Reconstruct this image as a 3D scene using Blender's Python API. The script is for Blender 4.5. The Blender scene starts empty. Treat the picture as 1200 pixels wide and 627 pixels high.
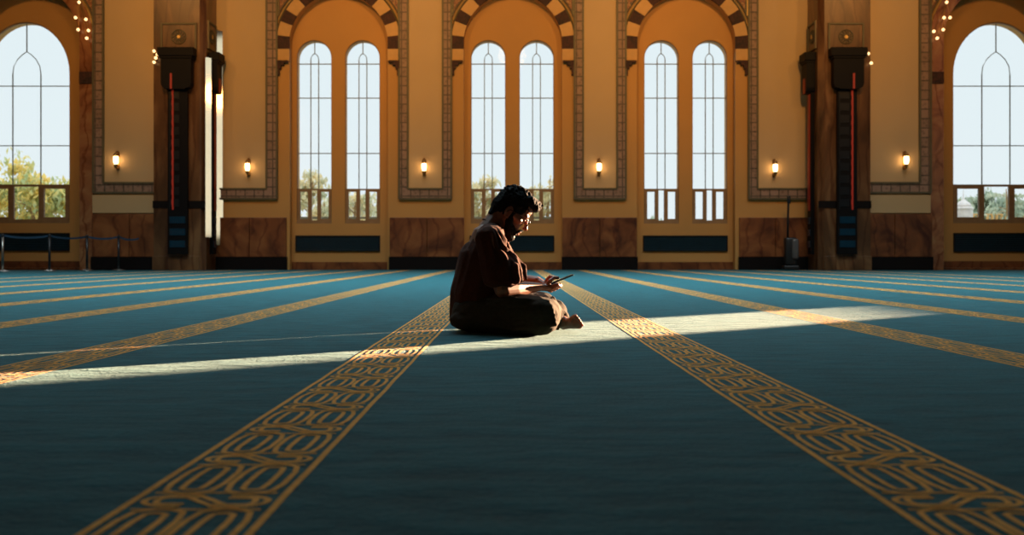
import bpy, bmesh, math, random
from mathutils import Vector, Matrix, noise
random.seed(7)
PI = math.pi
S = bpy.context.scene
C = S.collection
F = 1167.0; H = 0.39

# ------------------------------------------------------------------ materials
def newmat(name):
    m = bpy.data.materials.new(name); m.use_nodes = True
    nt = m.node_tree; b = nt.nodes['Principled BSDF']
    return m, nt, b
def N(nt, t, **kw):
    n = nt.nodes.new(t)
    for k, v in kw.items():
        if k in n.inputs: n.inputs[k].default_value = v
        else: setattr(n, k, v)
    return n
def ramp(nt, fac, stops):
    r = nt.nodes.new('ShaderNodeValToRGB'); e = r.color_ramp.elements
    while len(e) < len(stops): e.new(0.5)
    for i, (p, c) in enumerate(stops):
        e[i].position = p; e[i].color = (*c, 1)
    nt.links.new(fac, r.inputs['Fac']); return r.outputs['Color']
def simple(name, col, rough=0.6, metal=0.0, var=0.12, scale=6.0, bump=0.0, spec=0.5, emit=None, es=0):
    m, nt, b = newmat(name)
    tc = N(nt, 'ShaderNodeTexCoord'); no = N(nt, 'ShaderNodeTexNoise'); no.inputs['Scale'].default_value = scale
    no.inputs['Detail'].default_value = 4
    nt.links.new(tc.outputs['Object'], no.inputs['Vector'])
    lo = tuple(max(0, c*(1-var)) for c in col); hi = tuple(min(1, c*(1+var)) for c in col)
    nt.links.new(ramp(nt, no.outputs['Fac'], [(0.3, lo), (0.7, hi)]), b.inputs['Base Color'])
    b.inputs['Roughness'].default_value = rough; b.inputs['Metallic'].default_value = metal
    b.inputs['Specular IOR Level'].default_value = spec
    if emit: b.inputs['Emission Color'].default_value = (*emit, 1); b.inputs['Emission Strength'].default_value = es
    if bump:
        bp = N(nt, 'ShaderNodeBump'); bp.inputs['Strength'].default_value = bump; bp.inputs['Distance'].default_value = 0.01
        nt.links.new(no.outputs['Fac'], bp.inputs['Height']); nt.links.new(bp.outputs['Normal'], b.inputs['Normal'])
    return m
def marble(name, cols, scale=1.0, rough=0.25, stretch=(1, 1, 1)):
    m, nt, b = newmat(name)
    tc = N(nt, 'ShaderNodeTexCoord'); mp = N(nt, 'ShaderNodeMapping'); mp.inputs['Scale'].default_value = stretch
    nt.links.new(tc.outputs['Object'], mp.inputs['Vector'])
    n1 = N(nt, 'ShaderNodeTexNoise'); n1.inputs['Scale'].default_value = scale; n1.inputs['Detail'].default_value = 8
    n1.inputs['Distortion'].default_value = 1.8
    nt.links.new(mp.outputs['Vector'], n1.inputs['Vector'])
    w = N(nt, 'ShaderNodeTexWave'); w.inputs['Scale'].default_value = scale*0.8; w.inputs['Distortion'].default_value = 9
    w.inputs['Detail'].default_value = 5; w.inputs['Detail Scale'].default_value = 1.2
    nt.links.new(mp.outputs['Vector'], w.inputs['Vector'])
    mx = N(nt, 'ShaderNodeMix'); mx.data_type = 'RGBA'; mx.blend_type = 'MULTIPLY'; mx.inputs[0].default_value = 0.6
    nt.links.new(ramp(nt, n1.outputs['Fac'], [(0.3, cols[0]), (0.5, cols[1]), (0.68, cols[2])]), mx.inputs[6])
    nt.links.new(ramp(nt, w.outputs['Fac'], [(0.0, (0.42, 0.2, 0.1)), (0.13, (1, 1, 1)), (1, (1, 1, 1))]), mx.inputs[7])
    nt.links.new(mx.outputs[2], b.inputs['Base Color']); b.inputs['Roughness'].default_value = rough
    return m
def tiles(name, c1, c2, mortar, sx, sz, ms=0.08):
    """small square relief tiles, each with a darker centre; coordinates run in the wall plane"""
    m, nt, b = newmat(name)
    tc = N(nt, 'ShaderNodeTexCoord'); sp = N(nt, 'ShaderNodeSeparateXYZ'); nt.links.new(tc.outputs['Object'], sp.inputs[0])
    cb = N(nt, 'ShaderNodeCombineXYZ'); nt.links.new(sp.outputs['X'], cb.inputs['X']); nt.links.new(sp.outputs['Z'], cb.inputs['Y'])
    br = N(nt, 'ShaderNodeTexBrick'); br.offset = 0; br.squash = 1
    br.inputs['Color1'].default_value = (*c1, 1); br.inputs['Color2'].default_value = (*c2, 1); br.inputs['Mortar'].default_value = (*mortar, 1)
    br.inputs['Scale'].default_value = 1; br.inputs['Brick Width'].default_value = sx; br.inputs['Row Height'].default_value = sz
    br.inputs['Mortar Size'].default_value = sx*ms; br.inputs['Mortar Smooth'].default_value = 0.3
    nt.links.new(cb.outputs[0], br.inputs['Vector'])
    b2 = N(nt, 'ShaderNodeTexVoronoi'); b2.inputs['Scale'].default_value = 9
    nt.links.new(cb.outputs[0], b2.inputs['Vector'])
    mx = N(nt, 'ShaderNodeMix'); mx.data_type = 'RGBA'; mx.blend_type = 'MULTIPLY'; mx.inputs[0].default_value = 0.7
    nt.links.new(br.outputs['Color'], mx.inputs[6]); nt.links.new(ramp(nt, b2.outputs['Distance'], [(0.1, (0.45, 0.42, 0.4)), (0.5, (1, 1, 1))]), mx.inputs[7])
    nt.links.new(mx.outputs[2], b.inputs['Base Color']); b.inputs['Roughness'].default_value = 0.55
    return m

M = {}
M['plaster'] = simple('wall_plaster', (0.60, 0.31, 0.085), 0.7, var=0.04, scale=0.8)
M['plaster_panel'] = simple('panel_plaster', (0.60, 0.41, 0.20), 0.6, var=0.03, scale=0.9)
M['dark_plaster'] = simple('side_wall_stone', (0.18, 0.12, 0.07), 0.7)
M['marble'] = marble('brown_marble', [(0.09, 0.022, 0.006), (0.23, 0.072, 0.020), (0.33, 0.12, 0.036)], 0.9, 0.4)
M['marble_pillar'] = marble('pillar_marble', [(0.06, 0.024, 0.009), (0.13, 0.055, 0.020), (0.24, 0.115, 0.045)], 0.9, 0.3, (1.3, 1.3, 0.45))
M['marble_arch'] = marble('arch_marble', [(0.16, 0.05, 0.02), (0.34, 0.13, 0.05), (0.42, 0.2, 0.08)], 1.1, 0.25)
M['band'] = tiles('band_tiles', (0.36, 0.22, 0.15), (0.28, 0.17, 0.11), (0.12, 0.08, 0.05), 0.26, 0.26)
M['red_stone'] = marble('dark_red_stone', [(0.02, 0.008, 0.006), (0.05, 0.016, 0.010), (0.08, 0.02, 0.012)], 5, 0.7)
M['cream_stone'] = simple('cream_voussoir', (0.66, 0.38, 0.13), 0.6, var=0.05)
M['black_base'] = simple('black_marble', (0.008, 0.005, 0.004), 0.7, spec=0.15)
M['ornament'] = marble('painted_ornament', [(0.03, 0.06, 0.05), (0.3, 0.08, 0.03), (0.55, 0.4, 0.15)], 9, 0.5)
M['olive'] = simple('olive_moulding', (0.12, 0.10, 0.05), 0.5)
M['gold'] = simple('gold_moulding', (0.65, 0.42, 0.14), 0.4, metal=0.4)
M['frame'] = simple('window_frame_wood', (0.34, 0.20, 0.09), 0.5)
M['lead'] = simple('leading', (0.16, 0.17, 0.13), 0.5)
M['grille'] = simple('grille_black', (0.006, 0.007, 0.009), 0.4, spec=0.4)
M['grille_blue'] = simple('grille_slat_blue_black', (0.008, 0.03, 0.045), 0.35)
M['device_black'] = simple('black_metal', (0.006, 0.005, 0.005), 0.55, spec=0.15)
M['reflection_blue'] = simple('blue_reflection_paint', (0.006, 0.035, 0.06), 0.2)
M['red_led'] = simple('red_lit_strip', (0.2, 0.015, 0.01), 0.5, emit=(1, 0.06, 0.02), es=0.12)
M['red_panel'] = simple('dark_red_panel', (0.30, 0.02, 0.01), 0.4)
M['brass_mirror'] = simple('added_brass_mirror', (0.95, 0.78, 0.52), 0.06, metal=1.0, var=0.02)
M['brass'] = simple('brass', (0.45, 0.26, 0.09), 0.3, metal=0.9)
M['lamp_glow'] = simple('glowing_lamp_glass', (0.9, 0.7, 0.4), 0.4, emit=(1.0, 0.62, 0.28), es=9)
M['bulb_glow'] = simple('glowing_bulb', (0.9, 0.7, 0.4), 0.4, emit=(1.0, 0.60, 0.26), es=2.5)
M['chrome'] = simple('brushed_steel', (0.35, 0.33, 0.3), 0.3, metal=0.9)
M['post_black'] = simple('black_post', (0.02, 0.02, 0.022), 0.35)
M['belt'] = simple('blue_belt', (0.01, 0.045, 0.09), 0.7)
M['white_stone'] = simple('white_stone', (0.62, 0.58, 0.54), 0.7)
M['ground'] = simple('pale_ground', (0.32, 0.33, 0.26), 0.9, scale=0.4)
M['bark'] = simple('bark', (0.35, 0.22, 0.10), 0.9)
M['ceiling'] = simple('ceiling_plaster', (0.3, 0.22, 0.14), 0.8)
M['vacuum'] = simple('dark_plastic', (0.015, 0.014, 0.014), 0.4)
M['vacuum_grey'] = simple('grey_plastic', (0.10, 0.09, 0.085), 0.3)
def leafmat(name, a, b_):
    m, nt, b = newmat(name)
    tc = N(nt, 'ShaderNodeTexCoord'); no = N(nt, 'ShaderNodeTexNoise'); no.inputs['Scale'].default_value = 1.3
    nt.links.new(tc.outputs['Object'], no.inputs['Vector'])
    col = ramp(nt, no.outputs['Fac'], [(0.4, a), (0.6, b_)])
    nt.links.new(col, b.inputs['Base Color']); b.inputs['Roughness'].default_value = 0.7
    tr = N(nt, 'ShaderNodeBsdfTranslucent'); nt.links.new(col, tr.inputs['Color'])
    mx = N(nt, 'ShaderNodeMixShader'); mx.inputs[0].default_value = 0.5
    nt.links.new(b.outputs[0], mx.inputs[1]); nt.links.new(tr.outputs[0], mx.inputs[2])
    nt.links.new(mx.outputs[0], nt.nodes['Material Output'].inputs['Surface'])
    return m
M['leaf'] = leafmat('autumn_leaves', (0.50, 0.58, 0.30), (0.92, 0.72, 0.24))
M['leaf_pale'] = leafmat('pale_leaves', (0.60, 0.62, 0.45), (0.88, 0.74, 0.44))
M['leaf_green'] = leafmat('hazy_green_leaves', (0.36, 0.44, 0.33), (0.55, 0.58, 0.42))
# glass: clear pane, mostly transparent with a soft reflection
m, nt, b = newmat('window_glass')
tr = N(nt, 'ShaderNodeBsdfTransparent'); tr.inputs['Color'].default_value = (0.97, 0.99, 1.0, 1)
gl = N(nt, 'ShaderNodeBsdfGlossy'); gl.inputs['Roughness'].default_value = 0.05
fr = N(nt, 'ShaderNodeFresnel'); fr.inputs['IOR'].default_value = 1.2
mx = N(nt, 'ShaderNodeMixShader'); nt.links.new(fr.outputs[0], mx.inputs[0])
nt.links.new(tr.outputs[0], mx.inputs[1]); nt.links.new(gl.outputs[0], mx.inputs[2])
nt.links.new(mx.outputs[0], nt.nodes['Material Output'].inputs['Surface']); M['glass'] = m

def carpet(name, c1, c2, sheen_tint, sheen, pattern=False):
    m, nt, b = newmat(name)
    tc = N(nt, 'ShaderNodeTexCoord')
    n1 = N(nt, 'ShaderNodeTexNoise'); n1.inputs['Scale'].default_value = 5.0; n1.inputs['Detail'].default_value = 5
    mp = N(nt, 'ShaderNodeMapping'); mp.inputs['Scale'].default_value = (1, 2.2, 1)
    nt.links.new(tc.outputs['Object'], mp.inputs['Vector']); nt.links.new(mp.outputs[0], n1.inputs['Vector'])
    n2 = N(nt, 'ShaderNodeTexNoise'); n2.inputs['Scale'].default_value = 70; n2.inputs['Detail'].default_value = 3
    nt.links.new(tc.outputs['Object'], n2.inputs['Vector'])
    ad = N(nt, 'ShaderNodeMath'); ad.operation = 'MULTIPLY_ADD'; ad.inputs[1].default_value = 0.6
    nt.links.new(n1.outputs['Fac'], ad.inputs[0])
    hf = N(nt, 'ShaderNodeMath'); hf.operation = 'MULTIPLY'; hf.inputs[1].default_value = 0.4
    nt.links.new(n2.outputs['Fac'], hf.inputs[0]); nt.links.new(hf.outputs[0], ad.inputs[2])
    nt.links.new(ramp(nt, ad.outputs[0], [(0.35, c1), (0.65, c2)]), b.inputs['Base Color'])
    b.inputs['Roughness'].default_value = 0.85; b.inputs['Specular IOR Level'].default_value = 0.15
    b.inputs['Sheen Weight'].default_value = sheen; b.inputs['Sheen Roughness'].default_value = 0.45
    b.inputs['Sheen Tint'].default_value = (*sheen_tint, 1)
    bp = N(nt, 'ShaderNodeBump'); bp.inputs['Strength'].default_value = 0.8; bp.inputs['Distance'].default_value = 0.03
    nt.links.new(n1.outputs['Fac'], bp.inputs['Height'])
    bp2 = N(nt, 'ShaderNodeBump'); bp2.inputs['Strength'].default_value = 0.7; bp2.inputs['Distance'].default_value = 0.009
    nt.links.new(n2.outputs['Fac'], bp2.inputs['Height']); nt.links.new(bp.outputs[0], bp2.inputs['Normal'])
    nt.links.new(bp2.outputs[0], b.inputs['Normal'])
    return m
M['carpet'] = carpet('teal_carpet_pile', (0.005, 0.052, 0.062), (0.013, 0.108, 0.125), (0.60, 0.84, 0.86), 0.18)
M['carpet_gold'] = carpet('gold_carpet_pile', (0.66, 0.29, 0.055), (0.88, 0.40, 0.085), (1.0, 0.66, 0.5), 0.25)

# ------------------------------------------------------------------ mesh helpers
def link(name, bm, mats, parent=None, smooth=False):
    me = bpy.data.meshes.new(name); bmesh.ops.recalc_face_normals(bm, faces=bm.faces)
    bm.to_mesh(me); bm.free()
    for mt in (mats if isinstance(mats, (list, tuple)) else [mats]): me.materials.append(mt)
    if smooth:
        for p in me.polygons: p.use_smooth = True
    o = bpy.data.objects.new(name, me); C.objects.link(o)
    if parent: o.parent = parent
    return o
def struct(o): o['kind'] = 'structure'; return o
def tag(o, label, cat, group=None, kind=None):
    o['label'] = label; o['category'] = cat
    if group: o['group'] = group
    if kind: o['kind'] = kind
    return o
def empty(name, loc=(0, 0, 0), rz=0):
    o = bpy.data.objects.new(name, None); C.objects.link(o); o.location = loc; o.rotation_euler = (0, 0, rz)
    o.empty_display_size = 0.1; return o
def box(bm, x0, x1, y0, y1, z0, z1, mi=0):
    vs = [bm.verts.new(p) for p in ((x0,y0,z0),(x1,y0,z0),(x1,y1,z0),(x0,y1,z0),(x0,y0,z1),(x1,y0,z1),(x1,y1,z1),(x0,y1,z1))]
    for f in ((0,3,2,1),(4,5,6,7),(0,1,5,4),(1,2,6,5),(2,3,7,6),(3,0,4,7)):
        bm.faces.new([vs[i] for i in f]).material_index = mi
def bevbox(bm, x0, x1, y0, y1, z0, z1, bev=0.01, mi=0):
    t = bmesh.new(); box(t, x0, x1, y0, y1, z0, z1, mi)
    bmesh.ops.bevel(t, geom=t.edges[:], offset=bev, segments=2, affect='EDGES', profile=0.5)
    merge(bm, t)
def merge(bm, t, mat=None):
    mp = {}
    for v in t.verts: mp[v] = bm.verts.new((mat @ v.co) if mat else v.co)
    for f in t.faces:
        try: nf = bm.faces.new([mp[v] for v in f.verts]); nf.material_index = f.material_index; nf.smooth = f.smooth
        except ValueError: pass
    t.free()
def prism(bm, pts, y0, y1, mi=0):
    """polygon in x,z extruded along y"""
    a = [bm.verts.new((p[0], y0, p[1])) for p in pts]; b = [bm.verts.new((p[0], y1, p[1])) for p in pts]
    n = len(pts)
    bm.faces.new(a).material_index = mi; bm.faces.new(b[::-1]).material_index = mi
    for i in range(n):
        j = (i+1) % n; bm.faces.new((a[i], b[i], b[j], a[j])).material_index = mi
def tube(bm, pts, r, seg=8, closed=False, mi=0):
    pts = [Vector(p) for p in pts]; n = len(pts); rings = []
    rr = r if isinstance(r, (list, tuple)) else [r]*n
    up = Vector((0, 0, 1))
    for i, p in enumerate(pts):
        if closed: d = pts[(i+1) % n]-pts[i-1]
        else: d = pts[min(i+1, n-1)]-pts[max(i-1, 0)]
        d.normalize()
        a = d.cross(up if abs(d.z) < 0.95 else Vector((1, 0, 0))).normalized(); b2 = d.cross(a)
        rings.append([bm.verts.new(p+(a*math.cos(2*PI*k/seg)+b2*math.sin(2*PI*k/seg))*rr[i]) for k in range(seg)])
    for i in range(n if closed else n-1):
        A, B = rings[i], rings[(i+1) % n]
        for k in range(seg): bm.faces.new((A[k], A[(k+1) % seg], B[(k+1) % seg], B[k])).material_index = mi
    if not closed: bm.faces.new(rings[0][::-1]).material_index = mi; bm.faces.new(rings[-1]).material_index = mi
def lathe(bm, prof, c=(0, 0, 0), seg=20, mi=0):
    rings = []
    for r, z in prof:
        rings.append([bm.verts.new((c[0]+r*math.cos(2*PI*k/seg), c[1]+r*math.sin(2*PI*k/seg), c[2]+z)) for k in range(seg)])
    for A, B in zip(rings, rings[1:]):
        for k in range(seg): bm.faces.new((A[k], A[(k+1) % seg], B[(k+1) % seg], B[k])).material_index = mi
    bm.faces.new(rings[0][::-1]).material_index = mi; bm.faces.new(rings[-1]).material_index = mi
def PX(px, Y): return (px-600)*Y/F
def PZ(py, Y): return H+(300-py)*Y/F
def arc(cx, cz, r, a0, a1, n, vr=1.0):
    return [(cx+r*math.cos(a0+(a1-a0)*i/n), cz+r*vr*math.sin(a0+(a1-a0)*i/n)) for i in range(n+1)]

def wall_openings(name, x0, x1, z0, z1, y0, y1, ops, mats):
    """wall slab with arched openings; op = (cx, half width, sill, spring height, vertical ratio)"""
    bm = bmesh.new(); x = x0
    for cx, hw, sill, spring, vr in sorted(ops):
        box(bm, x, cx-hw, y0, y1, z0, z1)
        if sill > z0+1e-3: box(bm, cx-hw, cx+hw, y0, y1, z0, sill)
        A = arc(cx, spring, hw, PI, 0, 24, vr)
        for (ax, az), (bx, bz) in zip(A, A[1:]): prism(bm, [(ax, az), (bx, bz), (bx, z1), (ax, z1)], y0, y1)
        x = cx+hw
    box(bm, x, x1, y0, y1, z0, z1)
    bmesh.ops.remove_doubles(bm, verts=bm.verts, dist=1e-4)
    return struct(link(name, bm, mats))

# ------------------------------------------------------------------ setting: floor
bm = bmesh.new(); box(bm, -17, 17, -6, 29.3, -0.25, 0.0)
floor = struct(link('floor', bm, M['carpet']))

def stripe_mesh(mirror):
    bm = bmesh.new()
    def rib(pts, w, closed=False, z=0.0012):
        n = len(pts); L = []; R = []
        for i in range(n):
            if closed: p, q = pts[i-1], pts[(i+1) % n]
            else: p, q = pts[max(i-1, 0)], pts[min(i+1, n-1)]
            dx, dy = q[0]-p[0], q[1]-p[1]; l = math.hypot(dx, dy) or 1
            nx, ny = -dy/l*w/2, dx/l*w/2
            s = -1 if mirror else 1
            L.append(bm.verts.new((s*(pts[i][0]+nx), pts[i][1]+ny, z))); R.append(bm.verts.new((s*(pts[i][0]-nx), pts[i][1]-ny, z)))
        for i in range(n if closed else n-1):
            j = (i+1) % n; bm.faces.new((L[i], L[j], R[j], R[i]))
    def rnd(poly, closed=True, it=2):
        for _ in range(it):
            out = []; n = len(poly)
            rng = range(n) if closed else range(n-1)
            if not closed: out.append(poly[0])
            for i in rng:
                a, b2 = poly[i], poly[(i+1) % n]
                out += [(a[0]*.75+b2[0]*.25, a[1]*.75+b2[1]*.25), (a[0]*.25+b2[0]*.75, a[1]*.25+b2[1]*.75)]
            if not closed: out.append(poly[-1])
            poly = out
        return poly
    P = 0.328; v = -2.0+0.128+2*0.005; W = 0.0108
    ys = [-2+0.06*i for i in range(int((27.7+2)/0.06))]
    for sx in (-1, 1):
        rib([(sx*0.117+0.0022*noise.noise(Vector((sx*3, y*4, 0))), y) for y in ys], 0.0125)
    while v < 27.2:
        it = 2 if v < 8 else 1
        for s in (-1, 1):
            c = 0.051*s
            for hw, hl in ((0.0445, 0.110), (0.019, 0.088)):
                ch = hw*0.45
                poly = [(c-hw, v-hl+ch), (c-hw, v+hl-ch), (c-hw*0.35, v+hl), (c+hw*0.35, v+hl), (c+hw, v+hl-ch), (c+hw, v-hl+ch), (c+hw*0.35, v-hl), (c-hw*0.35, v-hl)]
                rib(rnd(poly, True, 1), W, True)
        b0 = v+P/2                          # crossing band
        for o in (-0.013, 0.013):
            rib([(-0.050+o, b0+0.052), (-0.025+o, b0+0.026), (0.025+o, b0-0.026), (0.050+o, b0-0.052)], W)
        for s in (-1, 1): rib(rnd([(-0.1, b0+s*0.054), (-0.05, b0+s*0.050), (0.0, b0+s*0.056), (0.05, b0+s*0.050), (0.1, b0+s*0.054)], False, 1), W*0.8)
        for s in (-1, 1):
            for d in (0, 0.02):
                hook = [(s*0.016, b0+s*(-0.038+d*0.7)), (s*0.064, b0+s*(-0.040+d*0.75)), (s*(0.098-d), b0+s*(-0.016)), (s*(0.098-d), b0+s*(0.014)), (s*0.064, b0+s*(0.036-d*0.8)), (s*0.030, b0+s*(0.035-d*0.8))]
                rib(rnd(hook, False, it), W)
        v += P
    return bm
sm = [None, None]
for k in range(-7, 9):
    X = (-1.245+3.06*k)*H
    if abs(X) > 16: continue
    par = k % 2
    if sm[par] is None:
        o = link('carpet_stripe', stripe_mesh(par == 1), M['carpet_gold']); sm[par] = o.data
    else:
        o = bpy.data.objects.new('carpet_stripe', sm[par]); C.objects.link(o)
    o.parent = floor; o.location = (X, 0, 0)

# ------------------------------------------------------------------ setting: back wall
YF, YW = 28.2, 28.5          # front plane of the wall, plane of the windows
ZT = 14.0
bays = [397.0, 601.0, 804.0]
s_w = YW/F
HWB = 57.5*YF/F; SPR = PZ(50, YF)
XE = 342*28.5/F               # inner wall ends at the pillars
wall_front = wall_openings('wall_back', -XE-1.8, XE+1.8, 0, ZT, YF, YW, [(PX(b, YF), HWB, 0, SPR, 1.0) for b in bays], M['plaster'])
wins = []
for b in bays:
    for d in (-28.3, 28.3): wins.append((PX(b+d-0.5, YW), 20.5*s_w))
zsill = PZ(262, YW); ztop = PZ(47, YW)
wall_win = wall_openings('wall_back_bays', -XE-1.8, XE+1.8, 0, ZT, YW, YW+0.4, [(x, hw, zsill, ztop-hw, 1.0) for x, hw in wins], M['plaster'])
wall_win.name = 'wall_back_recess'

def window(n, cx, hw, sill, spring, vr, Y, hz, v_in, arch_top, low, stem_top):
    """window_<n>: frame, leading, lower sashes and pane. hz: heights of the bars, v_in: half spacing of the two uprights"""
    w = empty('window_%d' % n, (cx, Y, sill)); w['kind'] = 'structure'
    fw = 0.022
    bm = bmesh.new()
    outer = arc(0, spring-sill, hw, PI, 0, 24, vr); inner = arc(0, spring-sill, hw-fw, PI, 0, 24, vr)
    for i in range(24): prism(bm, [outer[i], outer[i+1], inner[i+1], inner[i]], 0, 0.07)
    for s in (-1, 1): box(bm, min(s*hw, s*(hw-fw)), max(s*hw, s*(hw-fw)), 0, 0.07, 0, spring-sill)
    box(bm, -hw, hw, -0.04, 0.09, 0, 0.07)
    link('window_frame', bm, M['frame'], w)
    bm = bmesh.new(); t = 0.012
    def half(z):
        z -= sill
        if z <= spring-sill: return hw-fw/2
        return (hw-fw/2)*math.sqrt(max(0, 1-((z-(spring-sill))/(hw*vr))**2))
    for z in hz: box(bm, -half(z), half(z), 0.02, 0.05, z-sill-t, z-sill+t)
    for s in (-1, 1): box(bm, s*v_in-t, s*v_in+t, 0.021, 0.049, low-sill, arch_top-v_in*1.6-sill)
    base = arch_top-v_in*1.6-sill
    for s in (-1, 1):
        A = [(s*v_in, 0.035, base), (s*v_in*0.93, 0.035, base+v_in*0.55), (s*v_in*0.66, 0.035, base+v_in*1.05), (s*v_in*0.3, 0.035, base+v_in*1.4), (0, 0.035, base+v_in*1.6)]
        tube(bm, A, t, 6)
    box(bm, -t, t, 0.022, 0.048, arch_top-sill-0.02, stem_top-sill)
    link('leading', bm, M['lead'], w)
    # lower sashes: three boxes with heavier frames
    edges = [-hw+fw, -v_in, v_in, hw-fw]; th = 0.075 if hw < 1 else 0.11
    for i in range(3):
        bm = bmesh.new(); a, b2 = edges[i], edges[i+1]; zt = low-sill
        tt = th if i != 1 else th*0.45
        off = 0.0 if i != 1 else 0.01
        box(bm, a, a+tt, -0.02+off, 0.06, 0.06, zt); box(bm, b2-tt, b2, -0.02+off, 0.06, 0.06, zt)
        box(bm, a+tt, b2-tt, -0.02+off, 0.06, zt-tt, zt); box(bm, a+tt, b2-tt, -0.02+off, 0.06, 0.06, 0.06+tt)
        link('lower_sash', bm, M['frame'], w)
    bm = bmesh.new()
    P = [(-hw+0.01, 0.0), (hw-0.01, 0.0)] + [(x*(1-0.01/hw), z) for x, z in arc(0, spring-sill, hw, 0, PI, 24, vr)]
    prism(bm, P, 0.075, 0.081)
    link('pane', bm, M['glass'], w)
    return w
for i, (x, hw) in enumerate(wins):
    window(i+1, x, hw, zsill, ztop-hw, 1.0, YW+0.05, [PZ(y, YW) for y in (74.5, 114.5, 179.5, 221.5)], 4.6*s_w, PZ(62, YW), PZ(221.5, YW), ztop-0.03)

nt_ = [0]
def trim(bm, mats, smooth=False):
    nt_[0] += 1
    return struct(link('trim_%d' % nt_[0], bm, mats, smooth=smooth))
# arches of alternating stone
for b in bays:
    cx = PX(b, YF); bm = bmesh.new(); r0, r1 = 57.5*YF/F, 72*YF/F
    segs = [(-90, -90)]
    A = [(6.5, 20, 0), (20, 32, 1), (32, 47, 0), (47, 60, 1), (60, 74, 0), (74, 87, 1), (87, 93, 0)]
    for a0, a1, mi in A:
        for mir in (0, 1):
            if mir and a0 == 87: continue
            p0, p1 = (a0, a1) if not mir else (180-a1, 180-a0)
            O = arc(cx, SPR, r1, math.radians(p0), math.radians(p1), 4); I = arc(cx, SPR, r0, math.radians(p1), math.radians(p0), 4)
            prism(bm, O+I, YF-0.06-0.01*mi, YF+0.02, mi)
    for s in (-1, 1):
        xa, xb = sorted((cx+s*r0, cx+s*r1))
        def bl(ya, yb, mi): box(bm, xa, xb, YF-0.06-0.01*mi, YF+0.02, PZ(yb, YF), PZ(ya, YF), mi)
        O = arc(cx, SPR, r1, 0, math.radians(6.5), 2); I = arc(cx, SPR, r0, math.radians(6.5), 0, 2)
        pts = [(cx+s*(p[0]-cx), p[1]) for p in O+I]; prism(bm, pts, YF-0.07, YF+0.02, 1)
        bl(50, 57.7, 1); bl(57.7, 71.5, 0)
    trim(bm, [M['cream_stone'], M['red_stone']])
    for s in (-1, 1):                      # stepped hanging bracket under the arch foot
        bm = bmesh.new(); e = cx+s*r1*0.99
        def bb(w0, w1, ya, yb, d):
            a, c2 = sorted((e-s*w0*YF/F, e-s*w1*YF/F)); box(bm, a, c2, YF-d, YF+0.01, PZ(yb, YF), PZ(ya, YF))
        bb(0, 12.5, 71.5, 74, 0.12); bb(0, 8, 74, 77, 0.11); bb(0, 4.5, 77, 81, 0.10); bb(0, 2.6, 81, 88.5, 0.09)
        trim(bm, M['red_stone'])
    # spandrels: painted ornament between arch and band with a moulding
    for s in (-1, 1):
        bm = bmesh.new(); xo = cx+s*73.0*YF/F; r2 = 76.5*YF/F
        a_lo = math.acos(73.0/76.5); a0 = a_lo
        pts = [(cx+s*r2*math.cos(a0+(PI/2-a0)*i/20), SPR+r2*math.sin(a0+(PI/2-a0)*i/20)) for i in range(21)]
        for (ax, az), (bx, bz) in zip(pts, pts[1:]): prism(bm, [(ax, az), (bx, bz), (bx, SPR+3.6), (ax, SPR+3.6)], YF-0.02, YF+0.01, 0)
        for q, (rr, mi, d) in enumerate(((73.0, 1, 0.05), (75.0, 2, 0.04), (77.5, 1, 0.05))):
            O = [(cx+s*rr*YF/F*math.cos(t), SPR+rr*YF/F*math.sin(t), ) for t in [0.12+(PI/2-0.12)*i/24 for i in range(25)]]
            tube(bm, [(min(x, xo) if s > 0 else max(x, xo), YF-0.03, z) for x, z in O], 0.022, 6, mi=mi)
        for dx, mi in ((0.5, 1), (-1.2, 2), (-3.0, 1)):
            x = xo+s*dx*YF/F; box(bm, x-0.022, x+0.022, YF-0.05, YF+0.01, SPR+0.3 if dx > 0 else SPR+0.75, SPR+3.6, mi)
        trim(bm, [M['ornament'], M['olive'], M['gold']])

def framed_panel(x0i, x1i, x0o, x1o, yb_i, yb_o, Y, sides=(True, True)):
    """recessed cream panel with a tiled band round it; pixel-derived widths at the wall's own depth"""
    zi, zo = PZ(yb_i, Y), PZ(yb_o, Y)
    bm = bmesh.new(); box(bm, PX(x0i, Y), PX(x1i, Y), Y-0.03, Y, zi, ZT-0.3); trim(bm, M['plaster_panel'])
    bm = bmesh.new()
    if sides[0]: box(bm, PX(x0o, Y), PX(x0i, Y), Y-0.07, Y, zo, ZT-0.3)
    if sides[1]: box(bm, PX(x1i, Y), PX(x1o, Y), Y-0.07, Y, zo, ZT-0.3)
    box(bm, PX(x0i, Y), PX(x1i, Y), Y-0.07, Y, zo, zi)
    trim(bm, M['band'])
    bm = bmesh.new(); w = 0.025                  # thin mouldings either side of the band
    for on, xo, xi in ((sides[0], x0o, x0i), (sides[1], x1o, x1i)):
        if on:
            for x, zz in ((PX(xo, Y), zo), (PX(xi, Y), zi)): box(bm, x-w, x+w, Y-0.095, Y, zz, ZT-0.3)
    a, b2 = PX(x0o if sides[0] else x0i, Y), PX(x1o if sides[1] else x1i, Y)
    box(bm, a, b2, Y-0.096, Y, zo-w, zo+w); box(bm, PX(x0i, Y), PX(x1i, Y), Y-0.094, Y, zi-w, zi+w)
    trim(bm, M['olive'])
def wainscot(x0, x1, yt, Y, mat='marble'):
    bm = bmesh.new(); a, b2 = PX(x0, Y), PX(x1, Y); zt, zb = PZ(yt, Y), PZ(301, Y); c = (a+b2)/2
    bevbox(bm, a, c-0.006, Y-0.08, Y, zb, zt, 0.01); bevbox(bm, c+0.006, b2, Y-0.08, Y, zb, zt, 0.01)
    trim(bm, M[mat])
    bm = bmesh.new(); box(bm, a-0.02, b2+0.02, Y-0.11, Y, 0.0, zb)
    struct(link('baseboard_back', bm, M['black_base']))
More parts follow.
